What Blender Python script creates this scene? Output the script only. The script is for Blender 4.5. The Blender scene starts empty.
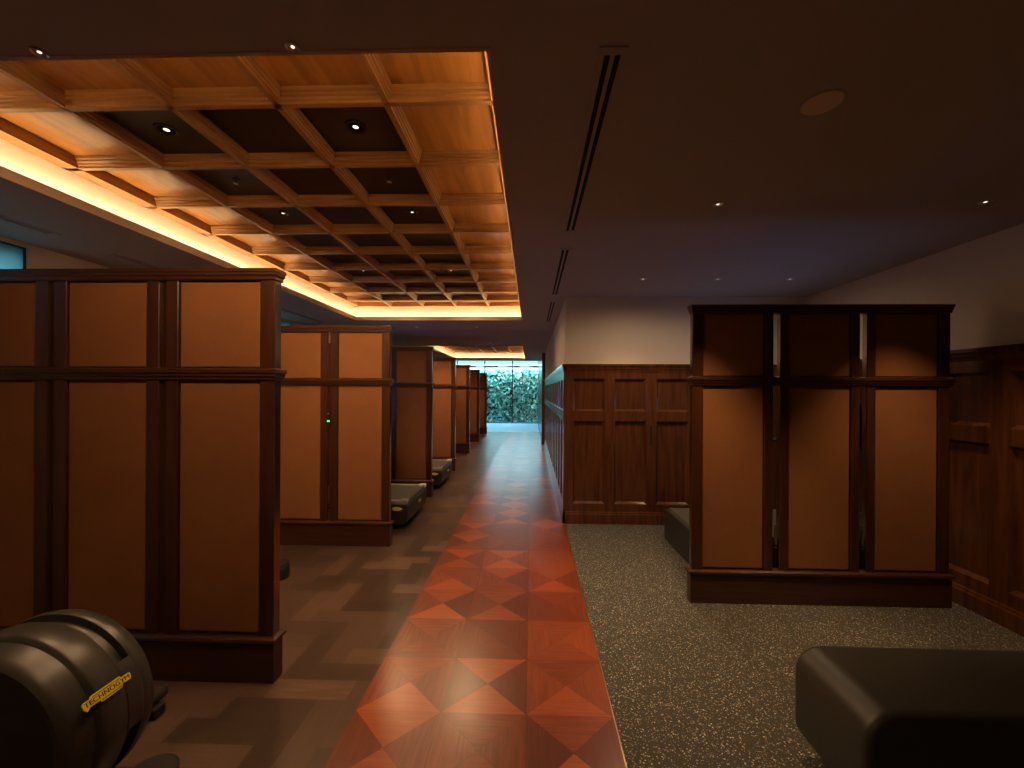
import bpy, bmesh, math, random
from mathutils import Matrix, Vector
random.seed(7)
C = bpy.context.scene.collection
D = bpy.data
PI = math.pi
H = 1.5            # eye height
ZC = 2.575         # ceiling height

# ------------------------------------------------------------------ helpers
def tag(o, label=None, cat=None, group=None, kind=None):
    if label: o['label'] = label
    if cat: o['category'] = cat
    if group: o['group'] = group
    if kind: o['kind'] = kind
    return o

def thing(name, label, cat, loc=(0, 0, 0), rz=0, group=None):
    o = D.objects.new(name, None); C.objects.link(o)
    o.empty_display_size = .1
    o.location = loc; o.rotation_euler = (0, 0, rz)
    return tag(o, label, cat, group)

def link(name, me, m, parent=None, smooth=False, kind=None):
    if m: me.materials.append(m)
    if smooth:
        for p in me.polygons: p.use_smooth = True
    o = D.objects.new(name, me); C.objects.link(o)
    if parent: o.parent = parent
    if kind: o['kind'] = kind
    return o

def bevel_mod(o, w, seg=2):
    b = o.modifiers.new('bevel', 'BEVEL'); b.width = w; b.segments = seg
    b.limit_method = 'ANGLE'; b.angle_limit = math.radians(40)
    return o

class MB:
    """collects shapes, then builds ONE mesh object"""
    def __init__(s): s.v = []; s.f = []
    def add(s, vs, fs):
        n = len(s.v); s.v += [tuple(v) for v in vs]; s.f += [tuple(i + n for i in f) for f in fs]; return s
    def box(s, x0, x1, y0, y1, z0, z1):
        return s.add([(x0,y0,z0),(x1,y0,z0),(x1,y1,z0),(x0,y1,z0),(x0,y0,z1),(x1,y0,z1),(x1,y1,z1),(x0,y1,z1)],
                     [(3,2,1,0),(4,5,6,7),(0,1,5,4),(1,2,6,5),(2,3,7,6),(3,0,4,7)])
    def rect_loft(s, x0, x1, y0, y1, prof):
        vs = []; fs = []
        for o, z in prof:
            vs += [(x0-o,y0-o,z),(x1+o,y0-o,z),(x1+o,y1+o,z),(x0-o,y1+o,z)]
        k = len(prof)
        for i in range(k-1):
            a = 4*i; b = a+4
            for j in range(4):
                fs.append((a+j, a+(j+1) % 4, b+(j+1) % 4, b+j))
        fs.append((3,2,1,0)); t = 4*(k-1); fs.append((t,t+1,t+2,t+3))
        return s.add(vs, fs)
    def prism(s, pts, a, b, axis):
        """closed outline pts extruded from a to b along axis ('x','y','z')"""
        def mk(p, q):
            if axis == 'x': return (q, p[0], p[1])
            if axis == 'y': return (p[0], q, p[1])
            return (p[0], p[1], q)
        n = len(pts)
        vs = [mk(p, a) for p in pts] + [mk(p, b) for p in pts]
        fs = [(i, (i+1) % n, n+(i+1) % n, n+i) for i in range(n)]
        fs += [tuple(range(n-1, -1, -1)), tuple(range(n, 2*n))]
        return s.add(vs, fs)
    def lathe(s, prof, n=48, axis='y', c=(0, 0, 0), a0=0, a1=2*PI, close=True):
        """prof (t, r) about axis through c"""
        full = abs(a1-a0-2*PI) < 1e-6
        m = n if full else n+1
        vs = []
        for t, r in prof:
            for k in range(m):
                a = a0+(a1-a0)*k/n
                ca, sa = r*math.cos(a), r*math.sin(a)
                if axis == 'y': vs.append((c[0]+ca, c[1]+t, c[2]+sa))
                elif axis == 'z': vs.append((c[0]+ca, c[1]+sa, c[2]+t))
                else: vs.append((c[0]+t, c[1]+ca, c[2]+sa))
        fs = []
        for i in range(len(prof)-1):
            for k in range(n if not full else m):
                k2 = (k+1) % m if full else k+1
                if not full and k == n: continue
                fs.append((i*m+k, i*m+k2, (i+1)*m+k2, (i+1)*m+k))
        if close and full:
            if prof[0][1] > 1e-5: fs.append(tuple(range(m-1, -1, -1)))
            if prof[-1][1] > 1e-5: fs.append(tuple((len(prof)-1)*m+k for k in range(m)))
        return s.add(vs, fs)
    def tube(s, path, r, n=12):
        vs = []; fs = []
        P = [Vector(p) for p in path]
        for i, p in enumerate(P):
            d = (P[min(i+1, len(P)-1)]-P[max(i-1, 0)]).normalized()
            u = d.cross(Vector((0, 0, 1)))
            if u.length < 1e-3: u = d.cross(Vector((0, 1, 0)))
            u.normalize(); w = d.cross(u)
            for k in range(n):
                a = 2*PI*k/n; vs.append(tuple(p+u*r*math.cos(a)+w*r*math.sin(a)))
        for i in range(len(P)-1):
            for k in range(n):
                fs.append((i*n+k, i*n+(k+1) % n, (i+1)*n+(k+1) % n, (i+1)*n+k))
        fs.append(tuple(range(n-1, -1, -1))); fs.append(tuple((len(P)-1)*n+k for k in range(n)))
        return s.add(vs, fs)
    def xf(s, M):
        s.v = [tuple(M @ Vector(v)) for v in s.v]; return s
    def build(s, name, m, parent=None, smooth=False, bevel=0, seg=2, kind=None):
        me = D.meshes.new(name); me.from_pydata(s.v, [], s.f)
        bm = bmesh.new(); bm.from_mesh(me)
        bmesh.ops.recalc_face_normals(bm, faces=bm.faces[:]); bm.to_mesh(me); bm.free()
        me.update()
        o = link(name, me, m, parent, smooth, kind)
        if bevel: bevel_mod(o, bevel, seg)
        if smooth:
            try:
                me.set_sharp_from_angle(angle=math.radians(38))
            except Exception: pass
        return o

def copy_tree(o, parent=None):
    c = o.copy(); C.objects.link(c)
    if parent: c.parent = parent
    for ch in list(o.children): copy_tree(ch, c)
    return c

# ------------------------------------------------------------------ materials
def newmat(name):
    m = D.materials.new(name); m.use_nodes = True
    nt = m.node_tree; b = nt.nodes['Principled BSDF']
    return m, nt, b

def plain(name, col, rough=.5, metal=0, spec=.5, bump=0, bscale=200):
    m, nt, b = newmat(name)
    b.inputs['Base Color'].default_value = (*col, 1); b.inputs['Roughness'].default_value = rough
    b.inputs['Metallic'].default_value = metal; b.inputs['Specular IOR Level'].default_value = spec
    tc = nt.nodes.new('ShaderNodeTexCoord')
    n = nt.nodes.new('ShaderNodeTexNoise'); n.inputs['Scale'].default_value = bscale
    nt.links.new(tc.outputs['Object'], n.inputs['Vector'])
    r = nt.nodes.new('ShaderNodeMapRange'); r.inputs['To Min'].default_value = max(0, rough-.05); r.inputs['To Max'].default_value = min(1, rough+.05)
    nt.links.new(n.outputs['Fac'], r.inputs['Value']); nt.links.new(r.outputs['Result'], b.inputs['Roughness'])
    if bump:
        bp = nt.nodes.new('ShaderNodeBump'); bp.inputs['Strength'].default_value = bump; bp.inputs['Distance'].default_value = .002
        nt.links.new(n.outputs['Fac'], bp.inputs['Height']); nt.links.new(bp.outputs['Normal'], b.inputs['Normal'])
    return m

def emit(name, col, s):
    m, nt, b = newmat(name)
    b.inputs['Base Color'].default_value = (.02, .02, .02, 1)
    b.inputs['Emission Color'].default_value = (*col, 1); b.inputs['Emission Strength'].default_value = s
    return m

def N(nt, t, **k):
    n = nt.nodes.new('ShaderNode'+t)
    for a, v in k.items(): setattr(n, a, v)
    return n

def wood(name, c0, c1, scale=(30, 30, 2.2), rough=.35, coat=0, seedvec=None, detail=4, spec=.5):
    m, nt, b = newmat(name)
    L = nt.links.new
    g = N(nt, 'NewGeometry'); mp = N(nt, 'Mapping'); mp.inputs['Scale'].default_value = scale
    L(g.outputs['Position'], mp.inputs['Vector'])
    n = N(nt, 'TexNoise'); n.inputs['Scale'].default_value = 1; n.inputs['Detail'].default_value = detail; n.inputs['Distortion'].default_value = .6
    L(mp.outputs['Vector'], n.inputs['Vector'])
    r = N(nt, 'ValToRGB'); r.color_ramp.elements[0].position = .3; r.color_ramp.elements[1].position = .7
    r.color_ramp.elements[0].color = (*c0, 1); r.color_ramp.elements[1].color = (*c1, 1)
    L(n.outputs['Fac'], r.inputs['Fac']); L(r.outputs['Color'], b.inputs['Base Color'])
    b.inputs['Roughness'].default_value = rough
    b.inputs['Specular IOR Level'].default_value = spec
    b.inputs['Coat Weight'].default_value = coat; b.inputs['Coat Roughness'].default_value = .15
    return m

M = {}
M['mahogany'] = wood('mahogany_wood', (.033, .0113, .0058), (.068, .0225, .0100), (26, 26, 2.0), .33)
M['mahogany_x'] = wood('mahogany_rail_wood', (.033, .0113, .0058), (.068, .0225, .0100), (2, 26, 40), .33)
M['wainscot'] = wood('wainscot_wood', (.050, .0170, .0072), (.105, .036, .014), (22, 22, 1.8), .22)
M['teak_y'] = wood('coffer_beam_wood', (.27, .115, .034), (.46, .215, .070), (40, 2.2, 40), .38)
M['teak_x'] = wood('coffer_crossbeam_wood', (.27, .115, .034), (.46, .215, .070), (2.2, 40, 40), .38)
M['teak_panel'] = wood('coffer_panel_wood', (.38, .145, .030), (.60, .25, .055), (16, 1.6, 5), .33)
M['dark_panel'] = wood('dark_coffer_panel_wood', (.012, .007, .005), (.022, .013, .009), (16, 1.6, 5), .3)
M['cream'] = plain('cream_cove_paint', (.72, .66, .52), .7)
M['tan'] = plain('tan_cove_lip_paint', (.40, .28, .20), .6)
M['ceiling'] = plain('taupe_ceiling_paint', (.34, .32, .315), .8, bump=.15, bscale=60)
M['plaster'] = plain('beige_wall_plaster', (.62, .54, .44), .85, bump=.25, bscale=35)
M['black'] = plain('black_moulded_plastic', (.020, .019, .018), .42)
M['charcoal'] = plain('charcoal_plastic', (.038, .036, .031), .36)
M['rubber'] = plain('black_rubber', (.012, .012, .012), .6)
M['belt'] = plain('grey_running_belt', (.08, .081, .066), .36)
M['grey'] = plain('grey_plastic', (.24, .235, .20), .35)
M['white'] = plain('pale_grey_plastic', (.62, .60, .56), .4)
M['steel'] = plain('brushed_steel', (.55, .52, .48), .3, 1)
M['bronze'] = plain('polished_edge_metal', (.30, .26, .23), .2, 1)
M['brass'] = plain('brass_strip', (.62, .45, .24), .3, 1)
M['yellow'] = plain('yellow_badge', (.78, .64, .03), .5)
M['ink'] = plain('dark_badge_ink', (.05, .035, .005), .6)
M['leather'] = plain('black_upholstery_leather', (.034, .035, .030), .38, bump=.2, bscale=400)
M['void'] = plain('dark_duct', (.004, .004, .004), .9)
M['stone'] = plain('sky_tinted_stone', (.30, .47, .60), .35)  # blue of the reflected sky is put into the base colour
M['frame'] = plain('dark_window_frame', (.03, .035, .035), .4)
M['facade'] = plain('pale_facade_render', (.45, .47, .45), .8)
M['soil'] = plain('hedge_core', (.02, .045, .03), .9)
M['led'] = emit('warm_led_strip', (1.0, .76, .44), 25.0)
M['lens'] = emit('downlight_lens', (1.0, .82, .62), 1.3)
M['screen'] = emit('console_screen', (.35, .50, 1.0), 4.5)
M['green'] = emit('green_status_light', (.03, 1.0, .22), 1.6)

def fabric():
    m, nt, b = newmat('brown_acoustic_fabric'); L = nt.links.new
    g = N(nt, 'NewGeometry')
    n = N(nt, 'TexNoise'); n.inputs['Scale'].default_value = 420; n.inputs['Detail'].default_value = 2
    n2 = N(nt, 'TexNoise'); n2.inputs['Scale'].default_value = 5
    L(g.outputs['Position'], n.inputs['Vector']); L(g.outputs['Position'], n2.inputs['Vector'])
    a = N(nt, 'Math', operation='MULTIPLY_ADD'); a.inputs[1].default_value = .35
    L(n2.outputs['Fac'], a.inputs[0]); L(n.outputs['Fac'], a.inputs[2])
    r = N(nt, 'ValToRGB'); r.color_ramp.elements[0].position = .3; r.color_ramp.elements[1].position = 1
    r.color_ramp.elements[0].color = (.168, .068, .027, 1); r.color_ramp.elements[1].color = (.285, .118, .046, 1)
    L(a.outputs[0], r.inputs['Fac']); L(r.outputs['Color'], b.inputs['Base Color'])
    b.inputs['Roughness'].default_value = .9; b.inputs['Specular IOR Level'].default_value = .15
    bp = N(nt, 'Bump'); bp.inputs['Strength'].default_value = .2; bp.inputs['Distance'].default_value = .001
    L(n.outputs['Fac'], bp.inputs['Height']); L(bp.outputs['Normal'], b.inputs['Normal'])
    return m
M['fabric'] = fabric()

class MG:
    """small math-graph builder"""
    def __init__(s, nt): s.nt = nt
    def op(s, o, a, b=None, c=None):
        n = s.nt.nodes.new('ShaderNodeMath'); n.operation = o
        for i, v in enumerate((a, b, c)):
            if v is None: continue
            if isinstance(v, (int, float)): n.inputs[i].default_value = v
            else: s.nt.links.new(v, n.inputs[i])
        return n.outputs[0]
    def xyz(s, a, b, c=0.0):
        n = s.nt.nodes.new('ShaderNodeCombineXYZ')
        for i, v in enumerate((a, b, c)):
            if isinstance(v, (int, float)): n.inputs[i].default_value = v
            else: s.nt.links.new(v, n.inputs[i])
        return n.outputs[0]
    def rnd(s, vec):
        n = s.nt.nodes.new('ShaderNodeTexWhiteNoise'); n.noise_dimensions = '3D'
        s.nt.links.new(vec, n.inputs['Vector']); return n.outputs['Value']
    def mix(s, f, a, b):
        return s.op('ADD', s.op('MULTIPLY', f, b), s.op('MULTIPLY', s.op('SUBTRACT', 1.0, f), a))

def ramp(nt, fac, els):
    r = nt.nodes.new('ShaderNodeValToRGB')
    while len(r.color_ramp.elements) < len(els): r.color_ramp.elements.new(.5)
    for e, (p, c) in zip(r.color_ramp.elements, els): e.position = p; e.color = (*c, 1)
    nt.links.new(fac, r.inputs['Fac']); return r.outputs['Color']

def path_mat():
    m, nt, b = newmat('red_parquet_path'); g = MG(nt)
    geo = N(nt, 'NewGeometry'); sp = N(nt, 'SeparateXYZ'); nt.links.new(geo.outputs['Position'], sp.inputs[0])
    x, y = sp.outputs[0], sp.outputs[1]
    u = g.op('DIVIDE', g.op('ADD', x, .815), .4); v = g.op('DIVIDE', g.op('ADD', y, 20-.346), .4)
    iu, iv = g.op('FLOOR', u), g.op('FLOOR', v)
    fu, fv = g.op('SUBTRACT', g.op('FRACT', u), .5), g.op('SUBTRACT', g.op('FRACT', v), .5)
    au, av = g.op('ABSOLUTE', fu), g.op('ABSOLUTE', fv)
    ns = g.op('GREATER_THAN', av, au)                       # triangle on the near / far side of the tile
    sgn = g.mix(ns, g.op('GREATER_THAN', fu, 0.0), g.op('ADD', g.op('GREATER_THAN', fv, 0.0), 2.0))
    r_tri = g.rnd(g.xyz(iu, iv, sgn)); r_tile = g.rnd(g.xyz(iu, iv, 4.0))
    # grain runs along x in near/far triangles and along y in the side ones
    gx = g.xyz(g.op('MULTIPLY', x, 5.0), g.op('MULTIPLY', y, 70.0), g.op('MULTIPLY', r_tri, 30.0))
    gy = g.xyz(g.op('MULTIPLY', y, 5.0), g.op('MULTIPLY', x, 70.0), g.op('MULTIPLY', r_tri, 30.0))
    mv = N(nt, 'Mix', data_type='VECTOR'); nt.links.new(ns, mv.inputs[0]); nt.links.new(gy, mv.inputs[4]); nt.links.new(gx, mv.inputs[5])
    nz = N(nt, 'TexNoise'); nz.inputs['Scale'].default_value = 1; nz.inputs['Detail'].default_value = 3
    nt.links.new(mv.outputs[1], nz.inputs['Vector'])
    plain_tile = g.op('GREATER_THAN', r_tile, .74)          # some tiles are all one tone
    tone = g.mix(ns, .30, .55)
    tone = g.mix(plain_tile, tone, g.op('ADD', .34, g.op('MULTIPLY', g.op('SUBTRACT', r_tile, .83), 1.0)))
    t = g.op('ADD', tone, g.op('MULTIPLY', g.op('SUBTRACT', r_tri, .5), g.mix(plain_tile, .34, .12)))
    t = g.op('ADD', t, g.op('MULTIPLY', g.op('SUBTRACT', nz.outputs['Fac'], .5), .38))
    seam = g.op('GREATER_THAN', g.op('MAXIMUM', au, av), .494)
    diag = g.op('LESS_THAN', g.op('ABSOLUTE', g.op('SUBTRACT', au, av)), .006)
    t = g.op('SUBTRACT', t, g.op('MULTIPLY', g.op('MAXIMUM', seam, diag), .12))
    c = ramp(nt, t, [(0, (.075, .015, .008)), (.35, (.165, .034, .013)), (.62, (.34, .076, .023)), (1, (.54, .16, .052))])
    nt.links.new(c, b.inputs['Base Color'])
    rr = N(nt, 'MapRange'); rr.inputs['To Min'].default_value = .27; rr.inputs['To Max'].default_value = .34
    nt.links.new(nz.outputs['Fac'], rr.inputs['Value']); nt.links.new(rr.outputs[0], b.inputs['Roughness'])
    b.inputs['Specular IOR Level'].default_value = .6
    b.inputs['Coat Weight'].default_value = .5; b.inputs['Coat Roughness'].default_value = .25; b.inputs['Coat IOR'].default_value = 1.6
    return m

def herring_mat():
    m, nt, b = newmat('brown_herringbone_floor'); g = MG(nt)
    geo = N(nt, 'NewGeometry'); sp = N(nt, 'SeparateXYZ'); nt.links.new(geo.outputs['Position'], sp.inputs[0])
    x, y = sp.outputs[0], sp.outputs[1]
    w = .135; n = 3
    u = g.op('DIVIDE', g.op('ADD', x, 20.06), w); v = g.op('DIVIDE', g.op('ADD', y, 20.0), w)
    i, j = g.op('FLOOR', u), g.op('FLOOR', v)
    k = g.op('FLOORED_MODULO', g.op('SUBTRACT', i, j), 2.0*n)
    hor = g.op('LESS_THAN', k, n-.5)
    idx = g.mix(hor, i, g.op('SUBTRACT', i, k)); idy = g.mix(hor, g.op('ADD', g.op('ADD', j, k), 500.0), j)
    r = g.rnd(g.xyz(idx, idy, hor))
    gx = g.xyz(g.op('MULTIPLY', x, 6.0), g.op('MULTIPLY', y, 60.0), g.op('MULTIPLY', r, 40.0))
    gy = g.xyz(g.op('MULTIPLY', y, 6.0), g.op('MULTIPLY', x, 60.0), g.op('MULTIPLY', r, 40.0))
    mv = N(nt, 'Mix', data_type='VECTOR'); nt.links.new(hor, mv.inputs[0]); nt.links.new(gy, mv.inputs[4]); nt.links.new(gx, mv.inputs[5])
    nz = N(nt, 'TexNoise'); nz.inputs['Scale'].default_value = 1; nz.inputs['Detail'].default_value = 3
    nt.links.new(mv.outputs[1], nz.inputs['Vector'])
    t = g.op('ADD', g.op('MULTIPLY', r, .75), g.op('MULTIPLY', nz.outputs['Fac'], .3))
    c = ramp(nt, t, [(0, (.040, .026, .019)), (.35, (.060, .039, .029)), (.65, (.088, .055, .040)), (.88, (.120, .074, .052)), (1, (.21, .13, .09))])
    nt.links.new(c, b.inputs['Base Color'])
    b.inputs['Roughness'].default_value = .33
    return m

def speckle_mat():
    m, nt, b = newmat('speckled_rubber_floor'); g = MG(nt); L = nt.links.new
    geo = N(nt, 'NewGeometry')
    def specks(scale, thr, rad):
        v = N(nt, 'TexVoronoi'); v.inputs['Scale'].default_value = scale
        L(geo.outputs['Position'], v.inputs['Vector'])
        s = N(nt, 'SeparateColor'); L(v.outputs['Color'], s.inputs[0])
        return g.op('MULTIPLY', g.op('GREATER_THAN', s.outputs[0], thr), g.op('LESS_THAN', v.outputs['Distance'], rad)), s.outputs[1]
    a, ra = specks(150, .66, .42); c, rc = specks(95, .80, .34)
    f = g.op('MAXIMUM', g.op('MULTIPLY', a, g.op('ADD', .22, g.op('MULTIPLY', ra, .5))), g.op('MULTIPLY', c, g.op('ADD', .45, g.op('MULTIPLY', rc, .55))))
    nz = N(nt, 'TexNoise'); nz.inputs['Scale'].default_value = 3; L(geo.outputs['Position'], nz.inputs['Vector'])
    col = ramp(nt, f, [(0, (.052, .051, .041)), (.3, (.15, .145, .118)), (1, (.66, .63, .53))])
    L(col, b.inputs['Base Color'])
    b.inputs['Roughness'].default_value = .62; b.inputs['Specular IOR Level'].default_value = .3
    return m

def leaf_mat():
    m, nt, b = newmat('hedge_leaves'); L = nt.links.new
    g = N(nt, 'NewGeometry')
    c = ramp(nt, g.outputs['Random Per Island'], [(0, (.012, .05, .05)), (.35, (.05, .20, .17)), (.7, (.13, .40, .28)), (1, (.40, .66, .50))])
    L(c, b.inputs['Base Color']); b.inputs['Roughness'].default_value = .4
    return m

def glass_mat(name, tint, gl=.06, diff=0):
    m = D.materials.new(name); m.use_nodes = True; nt = m.node_tree; nt.nodes.clear()
    out = N(nt, 'OutputMaterial'); t = N(nt, 'BsdfTransparent'); t.inputs[0].default_value = (*tint, 1)
    gl_ = N(nt, 'BsdfGlossy'); gl_.inputs['Roughness'].default_value = .03
    mx = N(nt, 'MixShader'); mx.inputs[0].default_value = gl
    src = t
    if diff:
        tr = N(nt, 'BsdfTranslucent'); tr.inputs[0].default_value = (*tint, 1)
        m2 = N(nt, 'MixShader'); m2.inputs[0].default_value = diff
        nt.links.new(t.outputs[0], m2.inputs[1]); nt.links.new(tr.outputs[0], m2.inputs[2]); src = m2
    nt.links.new(src.outputs[0], mx.inputs[1]); nt.links.new(gl_.outputs[0], mx.inputs[2])
    nt.links.new(mx.outputs[0], out.inputs[0])
    return m
M['path'] = path_mat(); M['herring'] = herring_mat(); M['speckle'] = speckle_mat(); M['leaf'] = leaf_mat()
M['glass'] = glass_mat('clear_window_glass', (.93, .97, .96))
M['frosted'] = glass_mat('frosted_window_glass', (.15, .21, .215), .04, .85)

# ------------------------------------------------------------------ setting
XL, XR, YB, YF, YE, XC = -3.75, 3.10, -8.0, 4.83, 19.5, .392
def struct(name, mb, m, parent=None, bevel=0):
    return mb.build(name, m, parent, kind=None if parent else 'structure', bevel=bevel)

struct('floor_left', MB().box(XL-.15, -.815, YB, 15.4, -.12, 0), M['herring'])
struct('floor_path', MB().box(-.815, .385, YB, 15.4, -.12, 0), M['path'])
struct('floor_end', MB().box(XL-.15, .385, 15.4, YE, -.12, 0), M['stone'])
struct('trim_1', MB().box(.385, .391, YB, YF, -.12, .0015), M['brass'])
struct('floor_right', MB().box(.391, XR+.15, YB, YF+.1, -.12, 0), M['speckle'])

# coffers: opening, trough outline, grid
COF = [dict(o=(-2.70, -.143, 1.32, 6.38), t=(-2.79, -.06, 1.23, 6.50), y=[1.905+.5225*k for k in range(9)]),
       dict(o=(-2.62, -.205, 10.02, 14.28), t=(-2.71, -.115, 9.93, 14.40), y=[10.62+.5225*k for k in range(7)])]

def plate_with_holes(mb, x0, x1, y0, y1, z0, z1, holes):
    ys = sorted({y0, y1, *[h[2] for h in holes], *[h[3] for h in holes]})
    for a, b in zip(ys, ys[1:]):
        xs = [x0]
        for h in sorted(holes):
            if h[2] <= a and h[3] >= b: xs += [h[0], h[1]]
        xs.append(x1)
        for k in range(0, len(xs), 2):
            if xs[k+1]-xs[k] > 1e-5: mb.box(xs[k], xs[k+1], a, b, z0, z1)
vents = [(.208, .300, 1.315, 2.845), (.208, .300, 3.16, 4.70), (.208, .300, 5.02, 6.55)]
lv = [(-3.375, -3.283, 1.30, 2.83), (-3.375, -3.283, 3.20, 4.73), (-3.375, -3.283, 5.10, 6.63)]
cm = MB(); plate_with_holes(cm, XL-.1, XR+.1, YB-.1, 15.0, ZC, ZC+.02, [c['o'] for c in COF]+[(-4, 4, 7.49, 7.53)])
struct('ceiling', cm, M['ceiling'])
struct('trim_2', MB().box(XL-.1, XC, 7.49, 7.53, ZC+.008, ZC+.02), M['tan'])
struct('roof', MB().box(XL-.2, XR+.2, YB-.2, YE+.25, 3.02, 3.25), M['plaster'])

struct('ceiling_step', MB().box(XL-.1, XR+.1, 14.95, 15.0, ZC, 3.05), M['ceiling'])
# walls -------------------------------------------------------------
LW = [(1.25, 3.01), (5.05, 6.46), (9.95, 11.85)]     # clerestory windows on the left
wm = MB(); z0w, z1w = 2.02, 2.545
wm.box(XL-.15, XL, YB, YE+.1, 0, z0w); wm.box(XL-.15, XL, YB, YE+.1, z1w, 3.05)
e = [YB]+[v for w in LW for v in w]+[YE+.1]
for k in range(0, len(e), 2): wm.box(XL-.15, XL, e[k], e[k+1], z0w, z1w)
struct('wall_left', wm, M['plaster'])
for k, (a, b) in enumerate(LW):
    w = MB().box(XL-.03, XL-.022, a, b, z0w, z1w).build('window_%d' % (k+2), M['frosted'], kind='structure')
    fr = MB()
    for q in (a, b-.012): fr.box(XL-.06, XL-.015, q, q+.012, z0w, z1w)
    for q in (z0w, z1w-.012): fr.box(XL-.06, XL-.015, a, b, q, q+.012)
    fr.build('window_frame', M['frame'], w)
wall_right = struct('wall_right', MB().box(XR, XR+.15, YB, YF+.1, 0, 3.05), M['plaster'])
wall_front = struct('wall_front', MB().box(XC+.002, XR, YF, YF+.15, 0, 3.05), M['plaster'])
wall_corr = struct('wall_corridor', MB().box(XC, XC+.15, YF+.0015, YE, 0, 3.05), M['plaster'])
struct('wall_back', MB().box(XL-.15, XR+.15, YB-.15, YB, 0, 3.05), M['mahogany'])

def wainscot(parent, mapper, L0, L1, cols, ztop=1.80):
    """mapper(s, n, z) -> world; recessed panels with bevelled edges"""
    zr = [(.225, 1.165), (1.275, 1.645)]
    N0, N1, bev = .012, .042, .024
    mb = MB()
    def quad(a, b, c, d): mb.add([mapper(*p) for p in (a, b, c, d)], [(0, 1, 2, 3)])
    xs = sorted({L0, L1, *[c for p in cols for c in p]}); zs = sorted({0.0, ztop, *[c for p in zr for c in p]})
    for a, b in zip(xs, xs[1:]):
        for c, d in zip(zs, zs[1:]):
            if (a, b) in cols and (c, d) in zr:
                A = (a, b, c, d); I = (a+bev, b-bev, c+bev, d-bev)
                quad((A[0], N1, A[2]), (A[1], N1, A[2]), (I[1], N0, I[2]), (I[0], N0, I[2]))
                quad((A[0], N1, A[3]), (A[1], N1, A[3]), (I[1], N0, I[3]), (I[0], N0, I[3]))
                quad((A[0], N1, A[2]), (A[0], N1, A[3]), (I[0], N0, I[3]), (I[0], N0, I[2]))
                quad((A[1], N1, A[2]), (A[1], N1, A[3]), (I[1], N0, I[3]), (I[1], N0, I[2]))
                quad((I[0], N0, I[2]), (I[1], N0, I[2]), (I[1], N0, I[3]), (I[0], N0, I[3]))
            else:
                quad((a, N1, c), (b, N1, c), (b, N1, d), (a, N1, d))
    quad((L0, 0, 0), (L0, N1, 0), (L0, N1, ztop), (L0, 0, ztop)); quad((L1, 0, 0), (L1, N1, 0), (L1, N1, ztop), (L1, 0, ztop))
    mb.build('wainscot_panelling', M['wainscot'], parent)
    def strip(name, prof):
        m = MB(); n = len(prof)
        vs = [mapper(L0, a, z) for a, z in prof]+[mapper(L1, a, z) for a, z in prof]
        m.add(vs, [(i, (i+1) % n, n+(i+1) % n, n+i) for i in range(n)]+[tuple(range(n)), tuple(range(n, 2*n))])
        m.build(name, M['wainscot'], parent)
    strip('cap_moulding', [(0, 1.725), (.048, 1.725), (.052, 1.745), (.060, 1.755), (.062, 1.775), (.074, 1.785), (.074, 1.81), (0, 1.81)])
    strip('skirting', [(0, 0), (.058, 0), (.058, .105), (.050, .118), (.050, .128), (.043, .14), (0, .14)])
XP = .345   # finished face of the corridor wainscot
cols = [(round(.475+.47*k, 4), round(.475+.36+.47*k, 4)) for k in range(5)]
wainscot(wall_front, lambda s, n, z: (s, YF-n, z), XC-.0, XR, cols)
MB().box(1.342, 1.368, YF-.044, YF-.040, .893, 1.121).build('handle_slot', M['void'], wall_front)
wainscot(wall_right, lambda s, n, z: (XR-n, s, z), YB, YF-.045, [(round(YF-.16-.36-.47*k, 4), round(YF-.16-.47*k, 4)) for k in range(26)])
wainscot(wall_corr, lambda s, n, z: (XC-n*.55+.0, s, z), YF-.042, 11.75, [(round(YF+.06+.47*k, 4), round(YF+.06+.36+.47*k, 4)) for k in range(14)])
pier = MB().box(.30, XC+.1, 11.8, 15.0, 0, ZC).box(.30, XC+.1, 15.0, YE, 0, 3.03)
pr = struct('wall_pier', pier, M['wainscot'])
MB().box(.292, XC+.05, 11.79, YE, 0, .14).build('skirting', M['wainscot'], pr)
struct('wall_end', MB().box(XC+.1, 2, YE-.1, YE+.1, 0, 3.05).box(XL-.2, XC+.2, YE, YE+.12, 2.97, 3.05), M['plaster'])

# far window wall
w1 = MB().box(XL, .30, YE+.045, YE+.055, .03, 2.97).build('window_1', M['glass'], kind='structure')
for x in (-.875, -2.17, -3.46): MB().box(x-.024, x+.024, YE+.01, YE+.09, 0, 2.97).build('mullion', M['frame'], w1)
MB().box(XL, .30, YE, YE+.1, -.01, .03).build('sill', M['frame'], w1)
MB().box(XL, .30, YE+.02, YE+.07, .655, .672).build('transom', M['frame'], w1)
MB().box(XL, .30, YE+.01, YE+.09, 2.94, 2.97).build('head', M['frame'], w1)
struct('ground', MB().box(-14, 10, YE, 40, -.2, -.01), M['stone'])

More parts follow.
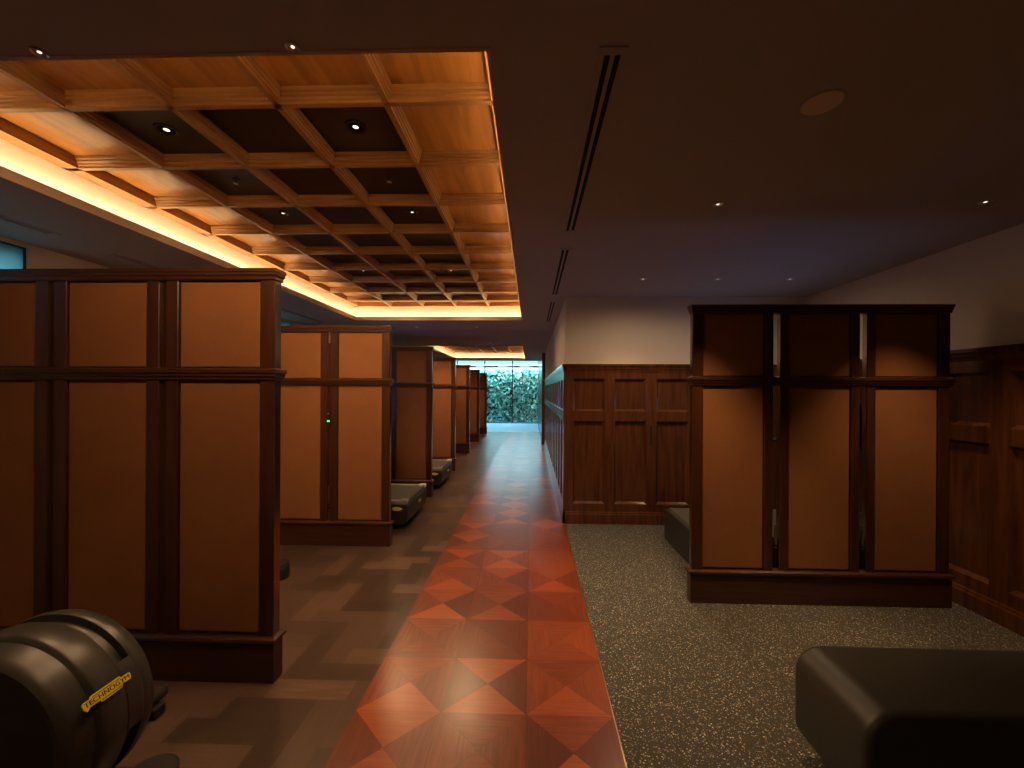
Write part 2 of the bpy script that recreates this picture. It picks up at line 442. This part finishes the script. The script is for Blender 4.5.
# ------------------------------------------------------------------ outside
hb = MB().box(-6.5, 3, 20.35, 20.7, -.01, 2.42)
rnd = random.Random(3)
lf = MB(); 
for k in range(7000):
    x = rnd.uniform(-6.5, 3); z = rnd.uniform(0, 2.5); y = 20.32-rnd.random()**2*.22
    s = rnd.uniform(.06, .13); a = rnd.uniform(0, 2*PI)
    n = Vector((rnd.uniform(-.8, .8), -1, rnd.uniform(-.2, 1.2))).normalized()
    u = n.cross(Vector((0, 0, 1))).normalized(); w = n.cross(u)
    d = u*math.cos(a)+w*math.sin(a); q = n.cross(d)
    p = Vector((x, y, z))
    lf.add([p-d*s, p+q*s*.45-n*s*.1, p+d*s, p-q*s*.45-n*s*.1], [(0, 1, 2, 3)])
hedge = thing('hedge', 'leafy green hedge wall standing outside the far window', 'hedge', (0, 0, 0))
hb.build('hedge_core', M['soil'], hedge)
o = lf.build('leaves', M['leaf'], hedge); o['kind'] = 'stuff'
bld = thing('building', 'pale low building with a row of dark openings rising behind the hedge', 'building', (0, 0, 0))
MB().box(-7, 4, 22.6, 24.6, -.01, 2.72).box(-7, 4, 22.5, 24.6, 2.86, 2.95).build('facade', M['facade'], bld)
for k in range(14): MB().box(-6.2+.7*k, -5.75+.7*k, 22.585, 22.65, 2.52, 2.64).build('opening', M['frame'], bld)
for k in range(9): MB().box(-6.6+1.2*k, -6.1+1.2*k, 22.65, 23.0, 2.72, 2.86).build('column', M['facade'], bld)

# ------------------------------------------------------------------ coffered ceilings
def beam_profile(hw=.0145):
    return [(hw, 2.81), (hw, 2.822), (hw+.006, 2.826), (hw+.006, 2.838), (hw+.013, 2.843), (hw+.013, 2.855), (hw+.019, 2.860), (hw+.022, 2.878)]
def coffer(c, label):
    x0, x1, y0, y1 = c['t']; ox0, ox1, oy0, oy1 = c['o']
    t = thing('coffered_ceiling', label, 'coffered ceiling', ((x0+x1)/2, (y0+y1)/2, ZC), 0)
    def B(mb, name, m, **k):
        mb.xf(Matrix.Translation((-(x0+x1)/2, -(y0+y1)/2, -ZC))); return mb.build(name, m, t, **k)
    # cove: trough floor, inner lip, fascia
    f = MB(); plate_with_holes(f, x0-.02, x1+.02, y0-.02, y1+.02, ZC+.0205, ZC+.03, [c['o']]); B(f, 'cove_floor', M['cream'])
    e = .004; f = MB(); plate_with_holes(f, ox0-.012, ox1+.012, oy0-.012, oy1+.012, ZC-.002, ZC+.055, [(ox0+e, ox1-e, oy0+e, oy1-e)]); B(f, 'cove_lip', M['tan'])
    f = MB()
    f.box(x0-.02, x0, y0-.02, y1+.02, ZC+.03, 2.92); f.box(x1, x1+.02, y0-.02, y1+.02, ZC+.03, 2.92)
    f.box(x0, x1, y0-.02, y0, ZC+.03, 2.92); f.box(x0, x1, y1, y1+.02, ZC+.03, 2.92)
    B(f, 'cove_fascia', M['cream'])
    for a in ((x0+.056, x0+.074, y0+.05, y1-.05), (x1-.074, x1-.056, y0+.05, y1-.05),
              (x0+.06, x1-.06, y0+.056, y0+.074), (x0+.06, x1-.06, y1-.076, y1-.058)):
        B(MB().box(*a, ZC+.0305, ZC+.042), 'led_strip', M['led'])
    # grid
    gx = [ox0+.0, ox1-.045]
    w = (ox1-.02-gx[0])/5
    xs = [gx[0]+w*k for k in range(1, 5)]
    ys = c['y']
    hp = beam_profile()
    out = [(a, z) for a, z in hp]+[(-a, z) for a, z in reversed(hp)]
    for x in xs: B(MB().prism([(x+a, z) for a, z in out], y0, y1, 'y'), 'long_beam', M['teak_y'])
    for y in ys: B(MB().prism([(y+a, z) for a, z in out], x0, x1, 'x'), 'cross_beam', M['teak_x'])
    hi = hp[::1]
    def edge(px, side):     # side = +1: room side at larger coordinate
        return [(px, 2.81), (px, 2.878)]
    e0 = edge(gx[0], 1)+[(x0, 2.878), (x0, 2.81)]; e1 = edge(gx[1], -1)+[(x1, 2.878), (x1, 2.81)]
    B(MB().prism(e0, y0, y1, 'y'), 'edge_beam', M['teak_y']); B(MB().prism(e1, y0, y1, 'y'), 'edge_beam', M['teak_y'])
    ya, yb = y0+.15, y1-.03
    B(MB().prism(edge(ya, 1)+[(y0, 2.878), (y0, 2.81)], x0, x1, 'x'), 'edge_beam', M['teak_x'])
    B(MB().prism(edge(yb, -1)+[(y1, 2.878), (y1, 2.81)], x0, x1, 'x'), 'edge_beam', M['teak_x'])
    px = [x0]+xs+[x1]; py = [y0]+ys+[y1]
    for a, b in zip(px, px[1:]):
        for d, e_ in zip(py, py[1:]):
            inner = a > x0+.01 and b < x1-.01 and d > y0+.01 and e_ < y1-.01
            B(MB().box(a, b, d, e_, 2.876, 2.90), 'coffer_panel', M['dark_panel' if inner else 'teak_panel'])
    return xs, ys
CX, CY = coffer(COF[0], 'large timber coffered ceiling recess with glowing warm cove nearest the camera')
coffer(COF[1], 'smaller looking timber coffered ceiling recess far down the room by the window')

# ------------------------------------------------------------------ partitions
YP = [2.10, 3.985, 5.875, 7.80, 10.02, 12.30, 14.55]
XPR = [-1.317, -1.360, -1.403, -1.42, -1.48, -1.525, -1.545]
def make_partition(nmod, name, label, cat, loc, group, GAP=.034, T=.058, open_gap=False):
    """origin: front right foot corner of the body; modules run to -x; front faces -y"""
    t = thing(name, label, cat, loc, 0, group)
    P = .599; PW = .431; ST = (P-GAP-PW)/2; EN = .076
    W = nmod*P-GAP+2*(EN-ST)
    b = .012
    MB().rect_loft(-W, 0, b, b+T, [(.010, 0), (.010, .190), (.008, .196), (.016, .204), (.024, .212), (.022, .226), (.006, .236)]).build('plinth', M['mahogany_x'], t)
    MB().rect_loft(-W, 0, b, b+T, [(.002, 1.545), (.008, 1.552), (.008, 1.562), (.014, 1.568), (.015, 1.580), (.021, 1.586), (.021, 1.603), (.004, 1.610)]).build('mid_rail', M['mahogany_x'], t)
    MB().rect_loft(-W, 0, b, b+T, [(.002, 2.060), (.007, 2.066), (.007, 2.080), (.013, 2.088), (.013, 2.100), (.017, 2.104), (.017, 2.120), (.0, 2.124)]).build('cap', M['mahogany_x'], t)
    for k in range(nmod):
        xr = -(EN-ST)-P*k; xl = xr-(P-GAP)
        for (a, c, io) in ((xl, xl+ST, -1), (xr-ST, xr, 1)):
            end = (k == 0 and io == 1) or (k == nmod-1 and io == -1)
            if k == 0 and io == 1: c += EN-ST
            if k == nmod-1 and io == -1: a -= EN-ST
            MB().box(a, c, b, b+T, .23, 2.062).build('stile', M['mahogany'], t, bevel=.003, seg=1)
            q = c if io == 1 else a
            if end or open_gap:
                MB().box(q-.002 if io < 0 else q, q if io < 0 else q+.002, b+.004, b+T-.004, .23, 2.06).build('edge_strip', M['bronze'], t)
        for z0, z1 in ((.246, 1.543), (1.614, 2.058)):
            MB().box(xl+ST+.004, xr-ST-.004, b+.010, b+T-.010, z0, z1).build('fabric_panel', M['fabric'], t, bevel=.006, seg=2)
            fr = MB()
            for q in (z0-.01, z1-.002): fr.box(xl+ST, xr-ST, b+.016, b+T-.016, q, q+.014)
            fr.box(xl+ST-.001, xl+ST+.006, b+.016, b+T-.016, z0, z1); fr.box(xr-ST-.006, xr-ST+.001, b+.016, b+T-.016, z0, z1)
            fr.build('panel_surround', M['mahogany'], t)
        if k:
            g0, g1 = xr, xr+GAP
            if not open_gap:
                MB().box(g0, g1, b+.014, b+T-.014, .23, 2.06).build('seam_strip', M['mahogany'], t)
            gc = (g0+g1)/2; w = .0075
            for z0, z1 in (((.42, .56),) if open_gap else ((.40, .57), (1.955, 2.062))):
                MB().box(gc-w, gc+w, b+.002, b+.018, z0, z1).lathe([(0, .006), (.012, .006)], 12, 'y', (gc, b, z0-.02 if z0 < 1 else z0+.03)).build('bracket', M['steel'], t)
    return t
PL = 'row of tall partition screens along the left side'
left0 = make_partition(4, 'partition_screen', 'tall brown fabric panelled partition nearest the camera on the left side', 'partition', (XPR[0], YP[0], 0), PL)
labs = ['second left partition, directly behind the nearest, with a green light in its seam',
        'third left partition, rising behind the nearer low treadmill deck',
        'fourth left partition, rising behind the farther low treadmill deck',
        'dark fronted fifth left partition in the receding row',
        'sixth left partition, last but one before the far window',
        'last and farthest left partition standing next to the bright far window']
for k, l in enumerate(labs):
    o = copy_tree(left0); o.location = (XPR[k+1], YP[k+1], 0); o['label'] = l
    if k == 0:
        for ch in [c for c in left0.children if c.name.startswith('bracket')]: D.objects.remove(ch)
        # the small lock with its green light in the first seam
        MB().box(-.605, -.580, .006, .024, 1.14, 1.30).build('lock_plate', M['black'], o, bevel=.003)
        MB().lathe([(0, .009), (.010, .009), (.014, .005)], 14, 'y', (-.5925, -.006, 1.272)).build('lock_knob', M['brass'], o)
        MB().box(-.604, -.581, .001, .008, 1.193, 1.207).build('green_light', M['green'], o)
pright = make_partition(3, 'partition_screen', 'tall freestanding brown fabric panelled partition on the speckled floor at right', 'partition', (2.930, 3.020, 0), 'partition on the right', GAP=.050, T=.046, open_gap=True)

# ------------------------------------------------------------------ treadmills
def treadmill(loc, rz, label, group, plain_deck=False):
    t = thing('treadmill', label, 'treadmill', loc, rz, group)
    L, W = 1.95, .425
    pr = [(-L, .05), (-.05, .05), (-.015, .075), (-.0, .13), (-.0, .25), (-.018, .272), (-L+.1, .272), (-L, .24)]
    if plain_deck: pr = [(-L, .0), (0, .0), (0, .300), (-L+.1, .300), (-L, .24)]
    MB().prism(pr, -W, W, 'y').build('chassis', M['black'], t, bevel=.006 if plain_deck else .012, seg=3)
    zb = .034 if plain_deck else 0
    MB().box(-L+.35, -.045, -W+.004+(0 if plain_deck else .071), W-.004-(0 if plain_deck else .071), .268, .300+zb*.25).build('running_belt', M['belt'], t, bevel=.006)
    for s in (() if plain_deck else (-1, 1)):
        y0, y1 = sorted((s*(W-.075), s*(W-.004)))
        MB().box(-L+.30, -.02, y0, y1, .270, .310).build('side_rail', M['grey'], t, bevel=.01, seg=3)
        MB().box(-.085, -.004, min(s*(W-.09), s*(W+.003)), max(s*(W-.09), s*(W+.003)), .272, .318).build('end_cap', M['white'] if s > 0 else M['grey'], t, bevel=.012, seg=3)
        for x in (-L+.2, -.22): MB().lathe([(0, .035), (.02, .04), (.055, .03)], 20, 'z', (x, s*(W-.08), 0)).build('foot', M['rubber'], t)
    MB().box(-.045, -.008, -W+.09, W-.09, .268, .304).build('rear_cover', M['charcoal'], t, bevel=.01, seg=2)
    ov = [(-.115+.055*math.cos(a)*(1+.15*math.cos(3*a)), .225+.020*math.sin(a)) for a in [2*PI*k/28 for k in range(28)]]
    if not plain_deck: MB().prism(ov, -W-.004, -W+.002, 'y').build('side_badge', M['yellow'], t)
    ov = [(.08+.06*math.cos(a), .19+.017*math.sin(a)) for a in [2*PI*k/24 for k in range(24)]]
    if not plain_deck: MB().prism(ov, -.004, .003, 'x').build('rear_badge', M['yellow'], t)
    # motor hood, uprights, handrails, console
    pf = [(-L, .24), (-L+.02, .34), (-L+.12, .40), (-L+.28, .385), (-L+.42, .30), (-L+.44, .268), (-L, .2)]
    MB().prism(pf, -W+.01, W-.01, 'y').build('motor_hood', M['charcoal'], t, bevel=.015, seg=3)
    for s in (-1, 1):
        MB().tube([(-1.62, s*.40, .25), (-1.58, s*.40, .60), (-1.48, s*.39, .98), (-1.36, s*.37, 1.06)], .03).build('upright', M['charcoal'], t, smooth=True)
        MB().tube([(-1.40, s*.37, 1.05), (-1.25, s*.37, 1.06), (-.95, s*.37, 1.00)], .02).build('handrail', M['rubber'], t, smooth=True)
    MB().prism([(-1.42, 1.02), (-1.21, 1.04), (-1.20, 1.13), (-1.30, 1.42), (-1.36, 1.42), (-1.44, 1.10)], -.37, .37, 'y').build('console', M['black'], t, bevel=.012, seg=2)
    MB().prism([(-1.2085, 1.17), (-1.2015, 1.173), (-1.2765, 1.393), (-1.2835, 1.39)], -.27, .22, 'y').build('screen', M['screen'], t)
    return t
TG = 'treadmills parked between the left partitions'
tr0 = treadmill((-1.325, 4.90, 0), 0, 'nearer low treadmill with grey belt and yellow badge, between second and third left partitions', TG)
t2 = copy_tree(tr0); t2.location = (-1.36, 6.80, 0); t2['label'] = 'farther low treadmill, partly hidden between third and fourth left partitions'
t3 = treadmill((1.375, 3.945, 0), PI, 'low black machine deck sticking out behind the right partition on speckled floor', None, True)

# ------------------------------------------------------------------ drum machine (front left)
def drum_machine(loc):
    t = thing('exercise_machine', 'black exercise machine with big rounded drum housing and yellow logo, lower left corner', 'exercise machine', loc)
    # axis along y; local origin at floor under the drum axis, y = 0 at near face
    c = (0, 0, .38)
    prof = [(t_, r_*.94) for t_, r_ in [(.028, 0), (.028, .262), (.0, .276), (.0, .292), (.012, .304), (.030, .311), (.075, .316), (.083, .318), (.091, .330), (.100, .3335), (.176, .334), (.182, .330),
            (.186, .306), (.190, .303), (.224, .303), (.228, .306), (.232, .330), (.238, .3335), (.262, .331), (.288, .320), (.304, .300), (.310, .27), (.310, 0)]]
    MB().lathe(prof, 96, 'y', c, close=False).build('drum_housing', M['charcoal'], t, smooth=True)
    MB().lathe([(.012, 0), (.012, .16), (.020, .20), (.020, .262), (.027, .262)], 64, 'y', c, close=False).build('drum_disc', M['black'], t, smooth=True)
    # logo plinth filling the groove, on the side towards the aisle
    a0, a1 = math.radians(-10), math.radians(33)
    pl = MB(); n = 18
    sec = [(.174, .313), (.180, .316), (.230, .316), (.238, .313)]
    vs = []; fs = []
    for k in range(n+1):
        a = a0+(a1-a0)*k/n
        for y, r in sec: vs.append((r*math.cos(a), y, c[2]+r*math.sin(a)))
        for y, r in reversed(sec): vs.append((.29*math.cos(a), y, c[2]+.29*math.sin(a)))
    q = len(sec)*2
    for k in range(n):
        for j in range(q): fs.append((k*q+j, k*q+(j+1) % q, (k+1)*q+(j+1) % q, (k+1)*q+j))
    fs.append(tuple(range(q))); fs.append(tuple(n*q+j for j in range(q)))
    pl.add(vs, fs).build('groove_plug', M['charcoal'], t)
    # logo badge: tangent plate
    th = math.radians(23)
    R = .3170
    base = Vector((R*math.cos(th), .125, c[2]+R*math.sin(th)-.004))
    ux = Vector((0, 1, 0)); uy = Vector((-math.sin(th), 0, math.cos(th))); un = Vector((math.cos(th), 0, math.sin(th)))
    Mx = Matrix(((ux.x, uy.x, un.x, base.x), (ux.y, uy.y, un.y, base.y), (ux.z, uy.z, un.z, base.z), (0, 0, 0, 1))) @ Matrix.Diagonal((.70, .85, 1, 1))
    ol = [(-.112, -.010), (-.100, -.022), (-.085, -.014), (-.040, -.014), (-.034, -.023), (.060, -.023), (.066, -.012), (.108, -.012), (.112, -.006), (.112, .010), (.106, .013), (.070, .013), (.064, .021), (-.070, .021), (-.076, .013), (-.106, .013), (-.112, .008)]
    bd = MB().prism(ol, 0, .004, 'z').xf(Mx).build('logo_badge', M['yellow'], t)
    # dark inset line, then the lettering
    cu = D.curves.new('logo_lettering', 'FONT'); cu.body = 'TECHNOGYM'; cu.size = .030; cu.align_x = 'CENTER'; cu.align_y = 'CENTER'; cu.extrude = .0006
    cu.materials.append(M['ink'])
    tx = D.objects.new('logo_lettering', cu); C.objects.link(tx); tx.parent = bd
    dg = bpy.context.evaluated_depsgraph_get(); me = D.meshes.new_from_object(tx.evaluated_get(dg)); D.objects.remove(tx)
    tx = D.objects.new('logo_lettering', me); C.objects.link(tx); tx.parent = bd
    tx.matrix_local = Mx @ Matrix.Translation((0, 0, .0046)) @ Matrix.Diagonal((1.12, .82, 1, 1))
    ln = MB()
    for (a, b_) in (((-.098, .0145), (.064, .0145)), ((-.034, -.0165), (.060, -.0165))):
        ln.box(a[0] if a[1] < 0 else -.066, b_[0], a[1]-.0012, a[1]+.0012, .0038, .0048)
    ln.xf(Mx).build('logo_outline', M['ink'], bd)
    # frame: stabiliser bar, beam, feet, mast
    MB().tube([(-.05, -.32, .075), (-.05, .72, .075)], .030, 16).build('stabiliser_bar', M['charcoal'], t, smooth=True, bevel=.006)
    for y in (-.30, .62): MB().box(-.10, .0, y, y+.06, 0, .05).build('foot', M['rubber'], t, bevel=.008)
    MB().box(-1.25, .13, .11, .20, .05, .14).build('base_beam', M['black'], t, bevel=.015, seg=3)
    MB().lathe([(0, .088), (.006, .092), (.014, .092), (.02, .08)], 32, 'z', (.222, .355, 0)).box(.0, .2, .33, .38, .004, .016).build('transport_foot', M['rubber'], t)
    MB().box(-1.30, -1.18, -.22, .53, 0, .07).build('front_foot', M['rubber'], t, bevel=.015, seg=3)
    MB().tube([(-.95, .155, .12), (-1.10, .155, .75), (-1.16, .155, 1.35)], .045, 16).build('mast', M['charcoal'], t, smooth=True)
    MB().box(-1.20, -1.15, -.10, .41, 1.30, 1.58).build('console', M['black'], t, bevel=.015, seg=3)
    return t
dm = drum_machine((-1.69, 1.222, 0))
d2 = copy_tree(dm); d2.location = (-2.37, 2.85, 0); d2['label'] = 'dark machine foot just showing at floor level beyond the nearest left partition'
for ch in d2.children:
    if ch.name.startswith('transport_foot'): ch.location = (.125, .09, .0); ch.scale = (1, 1, 6)

# ------------------------------------------------------------------ bench (front right)
b = thing('bench', 'black upholstered bench with rounded edges in the lower right corner', 'bench', (1.70, 1.60, 0))
def rounded(x0, x1, z0, z1, rs, n=10):
    pts = []
    for (cx, cz, sx, sz, r, a0) in ((x0, z0, 1, 1, rs[0], PI), (x1, z0, -1, 1, rs[1], 1.5*PI), (x1, z1, -1, -1, rs[2], 0), (x0, z1, 1, -1, rs[3], .5*PI)):
        for k in range(n+1):
            a = a0+.5*PI*k/n; pts.append((cx+sx*r+r*math.cos(a), cz+sz*r+r*math.sin(a)))
    return pts
MB().prism(rounded(-.60, .78, .065, .452, (.085, .085, .105, .105)), -.195, .195, 'y').build('padded_body', M['leather'], b, smooth=True, bevel=.026, seg=5)
for x in (-.42, .57): MB().box(x-.09, x+.09, -.13, .13, 0, .08).build('foot', M['rubber'], b, bevel=.008)

# ------------------------------------------------------------------ ceiling fixtures
def vent(v, label):
    x0, x1, y0, y1 = v
    t = thing('air_vent', label, 'air vent', ((x0+x1)/2, (y0+y1)/2, ZC), 0, 'linear slot vents in the ceiling')
    hx, hy = (x1-x0)/2, (y1-y0)/2
    f = MB(); plate_with_holes(f, -hx, hx, -hy, hy, -.005, .0, [(-hx+.020, -.007, -hy+.03, hy-.03), (.007, hx-.020, -hy+.03, hy-.03)])
    f.build('frame', M['ceiling'], t)
    for a, c in ((-hx+.020, -.007), (.007, hx-.020)):
        MB().box(a, c, -hy+.03, hy-.03, -.0015, -.0005).build('slot', M['void'], t)
for v, l in zip(vents, ['long double slot ceiling vent nearest the camera, right of the large coffer',
                        'second double slot ceiling vent, just before the plaster wall corner',
                        'third and farthest double slot vent along the corridor wall line']): vent(v, l)
for v, l in zip(lv, ['slot vent over the nearest left partition, beyond the glowing cove', 'slot vent in the left ceiling just past the nearest partition top',
                     'slot vent in the left ceiling above the second left partition']): vent(v, l)

def downlight(x, y, z, r, label, group, tilt=0, name='downlight', lens='lens'):
    t = thing(name, label, 'downlight', (x, y, z), 0, group)
    MB().lathe([(0, r*.72), (-.002, r*.74), (-.006, r*.97), (-.003, r), (.0, r)], 32, 'z', close=False).build('trim_ring', M['steel'] if z < 2.7 else M['black'], t, smooth=True)
    MB().lathe([(-.0005, 0), (-.0016, r*.30), (-.0016, r*.72), (-.0002, r*.73)], 24, 'z', close=False).build('reflector', M['steel'] if z < 2.7 else M['void'], t, smooth=True)
    MB().lathe([(-.0022, 0), (-.0022, r*.26), (-.0017, r*.27)], 20, 'z', close=False).build('lens', M[lens], t)
    return t
def spot(x, y, z, tx, ty, tz, W, ang, blend=.25, col=(1, .70, .42), r=.02):
    l = D.lights.new('spot_lamp', 'SPOT'); l.energy = W; l.spot_size = math.radians(ang); l.spot_blend = blend
    l.color = col; l.shadow_soft_size = r
    o = D.objects.new('spot_lamp', l); C.objects.link(o); o.location = (x, y, z)
    o.rotation_euler = (Vector((tx, ty, tz))-Vector((x, y, z))).to_track_quat('-Z', 'Y').to_euler()
    return o
DG = 'small downlights in the ceiling'
for x, y, l in ((1.062, 2.437, 'bright downlight in front of the right partition, left of the pair'), (2.541, 2.437, 'downlight in front of the right partition, right of the pair near the wall'),
                (1.061, 4.043, 'faint downlight left of three beyond the right partition'), (1.77, 4.052, 'faint downlight in the middle of three beyond the right partition'),
                (2.446, 4.06, 'faint downlight right of three beyond the right partition'),
                (-1.575, 1.292, 'bright downlight at the front edge of the large coffer, upper left corner'), (-.752, 1.292, 'bright downlight at the front edge of the large coffer, near its middle')):
    downlight(x, y, ZC, .022 if y < 2 else .030, l, DG)
cc = [(CX[0]+CX[1])/2, (CX[2]+CX[3])/2]
side = ['left', 'right']
for i, x in enumerate(cc):
    for r_, (k, nm) in enumerate(((0, 'first dark row'), (2, 'third dark row'), (5, 'sixth dark row'), (7, 'last dark row, added for the path glow'))):  # last row's fixture is added for the warm glow on the path
        y = (CY[k]+CY[k+1])/2
        downlight(x, y, 2.876, .055 if k == 0 else .040, 'dark rimmed coffer downlight in the %s, %s of its pair' % (nm, side[i]), 'downlights inside the large coffer')
    y = (CY[1]+CY[2])/2
    s = thing('sprinkler', 'small ceiling sprinkler in the second dark coffer row, %s of the two' % side[i], 'sprinkler', (x, y, 2.876), 0, 'sprinklers in the coffer')
    MB().lathe([(0, .022), (-.006, .020), (-.007, .008), (-.022, .007), (-.023, .0)], 20, 'z', close=False).build('body', M['black'], s, smooth=True)
    MB().lathe([(-.030, 0), (-.030, .016), (-.0285, .016), (-.0285, 0)], 16, 'z', close=False).build('deflector', M['steel'], s)
sp = thing('ceiling_speaker', 'round flush ceiling speaker above the speckled floor', 'speaker', (1.073, 1.594, ZC))
MB().lathe([(0, .076), (-.004, .074), (-.005, .070), (-.003, .066)], 48, 'z', close=False).build('rim', M['ceiling'], sp, smooth=True)
MB().lathe([(-.003, .067), (-.0045, .03), (-.005, 0)], 48, 'z', close=False).build('grille', M['plaster'], sp, smooth=True)

for x in (-1.94, -.93):  # fixtures and lamps added to brighten the far partition fronts
    for y, l in ((7.05, 'gap before the ceiling joint'), (9.35, 'gap before the far coffer')):
        downlight(x, y, ZC, .035, 'small added downlight in the %s, %s of its pair' % (l, 'left' if x < -1.5 else 'right'), DG)
        spot(x, y, ZC-.01, x, y+.2, 0, 40, 125, .6, (1, .60, .30))
# lamps of the downlights, plus some added where there is no fixture
warm = (1, .60, .30)
spot(1.062, 2.437, ZC-.01, 1.10, 2.74, 0, 88, 68, .8, warm)
spot(2.541, 2.437, ZC-.01, 2.50, 2.74, 0, 60, 68, .8, warm)
for x, W in ((1.061, 55), (1.77, 22), (2.446, 12)):
    spot(x, 4.05, ZC-.03, x, 4.10, 0, W*.30, 172, 1, (1, .70, .42))
    spot(x, 4.05, ZC-.02, x, 4.30, 0, W*.55, 96, .5, (1, .68, .40), .05)
for x, W in ((-1.616, 8), (-.764, 40)): spot(x, 1.285, ZC-.035, x-.35, 2.1, 1.75, W, 124, .9, warm)
for x in cc:
    for k in (0, 2, 7):  # lamp in the last row is added to place the path glow
        y = (CY[k]+CY[k+1])/2
        spot(x, y, 2.865, x, y, 0, 58, 160, .7, warm, .08)
        spot(x, y-8.7, ZC-.02, x, y-8.7, 0, 40, 165, .8, warm, .08)  # added behind the camera, no fixture, as soft light on the partition fronts

for x in (-1.9, -.95):
    for y in (10.9, 13.0): spot(x, y, 2.86, x, y, 0, 45, 120, .6, warm)  # added inside the far coffer, no fixtures, to light the last partitions

# ------------------------------------------------------------------ world, camera, view
W = D.worlds.new('world'); bpy.context.scene.world = W; W.use_nodes = True
nt = W.node_tree; bg = nt.nodes['Background']
tc = N(nt, 'TexCoord'); sx = N(nt, 'SeparateXYZ'); nt.links.new(tc.outputs['Generated'], sx.inputs[0])
r = N(nt, 'ValToRGB'); r.color_ramp.elements[0].position = .15; r.color_ramp.elements[1].position = .55
r.color_ramp.elements[0].color = (.013, .030, .034, 1); r.color_ramp.elements[1].color = (.46, .80, 1.0, 1)
nt.links.new(sx.outputs[2], r.inputs[0]); nt.links.new(r.outputs[0], bg.inputs[0])
bg.inputs[1].default_value = 30.0

cam = D.cameras.new('camera'); co = D.objects.new('camera', cam); C.objects.link(co)
cam.sensor_width = 36; cam.lens = 420/1024*36
cam.shift_x = -(518-512)/1024; cam.shift_y = (391-384)/1024
cam.clip_start = .05
co.matrix_world = Matrix.Translation((0, 0, H)) @ Matrix.Rotation(math.radians(1.8), 4, 'Z') @ Matrix.Rotation(PI/2, 4, 'X') @ Matrix.Rotation(math.radians(.3), 4, 'Z')
S = bpy.context.scene; S.camera = co
S.view_settings.view_transform = 'Standard'; S.view_settings.look = 'None'
S.view_settings.gamma = 1; S.view_settings.use_curve_mapping = False; S.view_settings.exposure = .5
S.cycles.max_bounces = 10; S.cycles.diffuse_bounces = 6; S.cycles.use_denoising = True
S.cycles.sample_clamp_indirect = 6
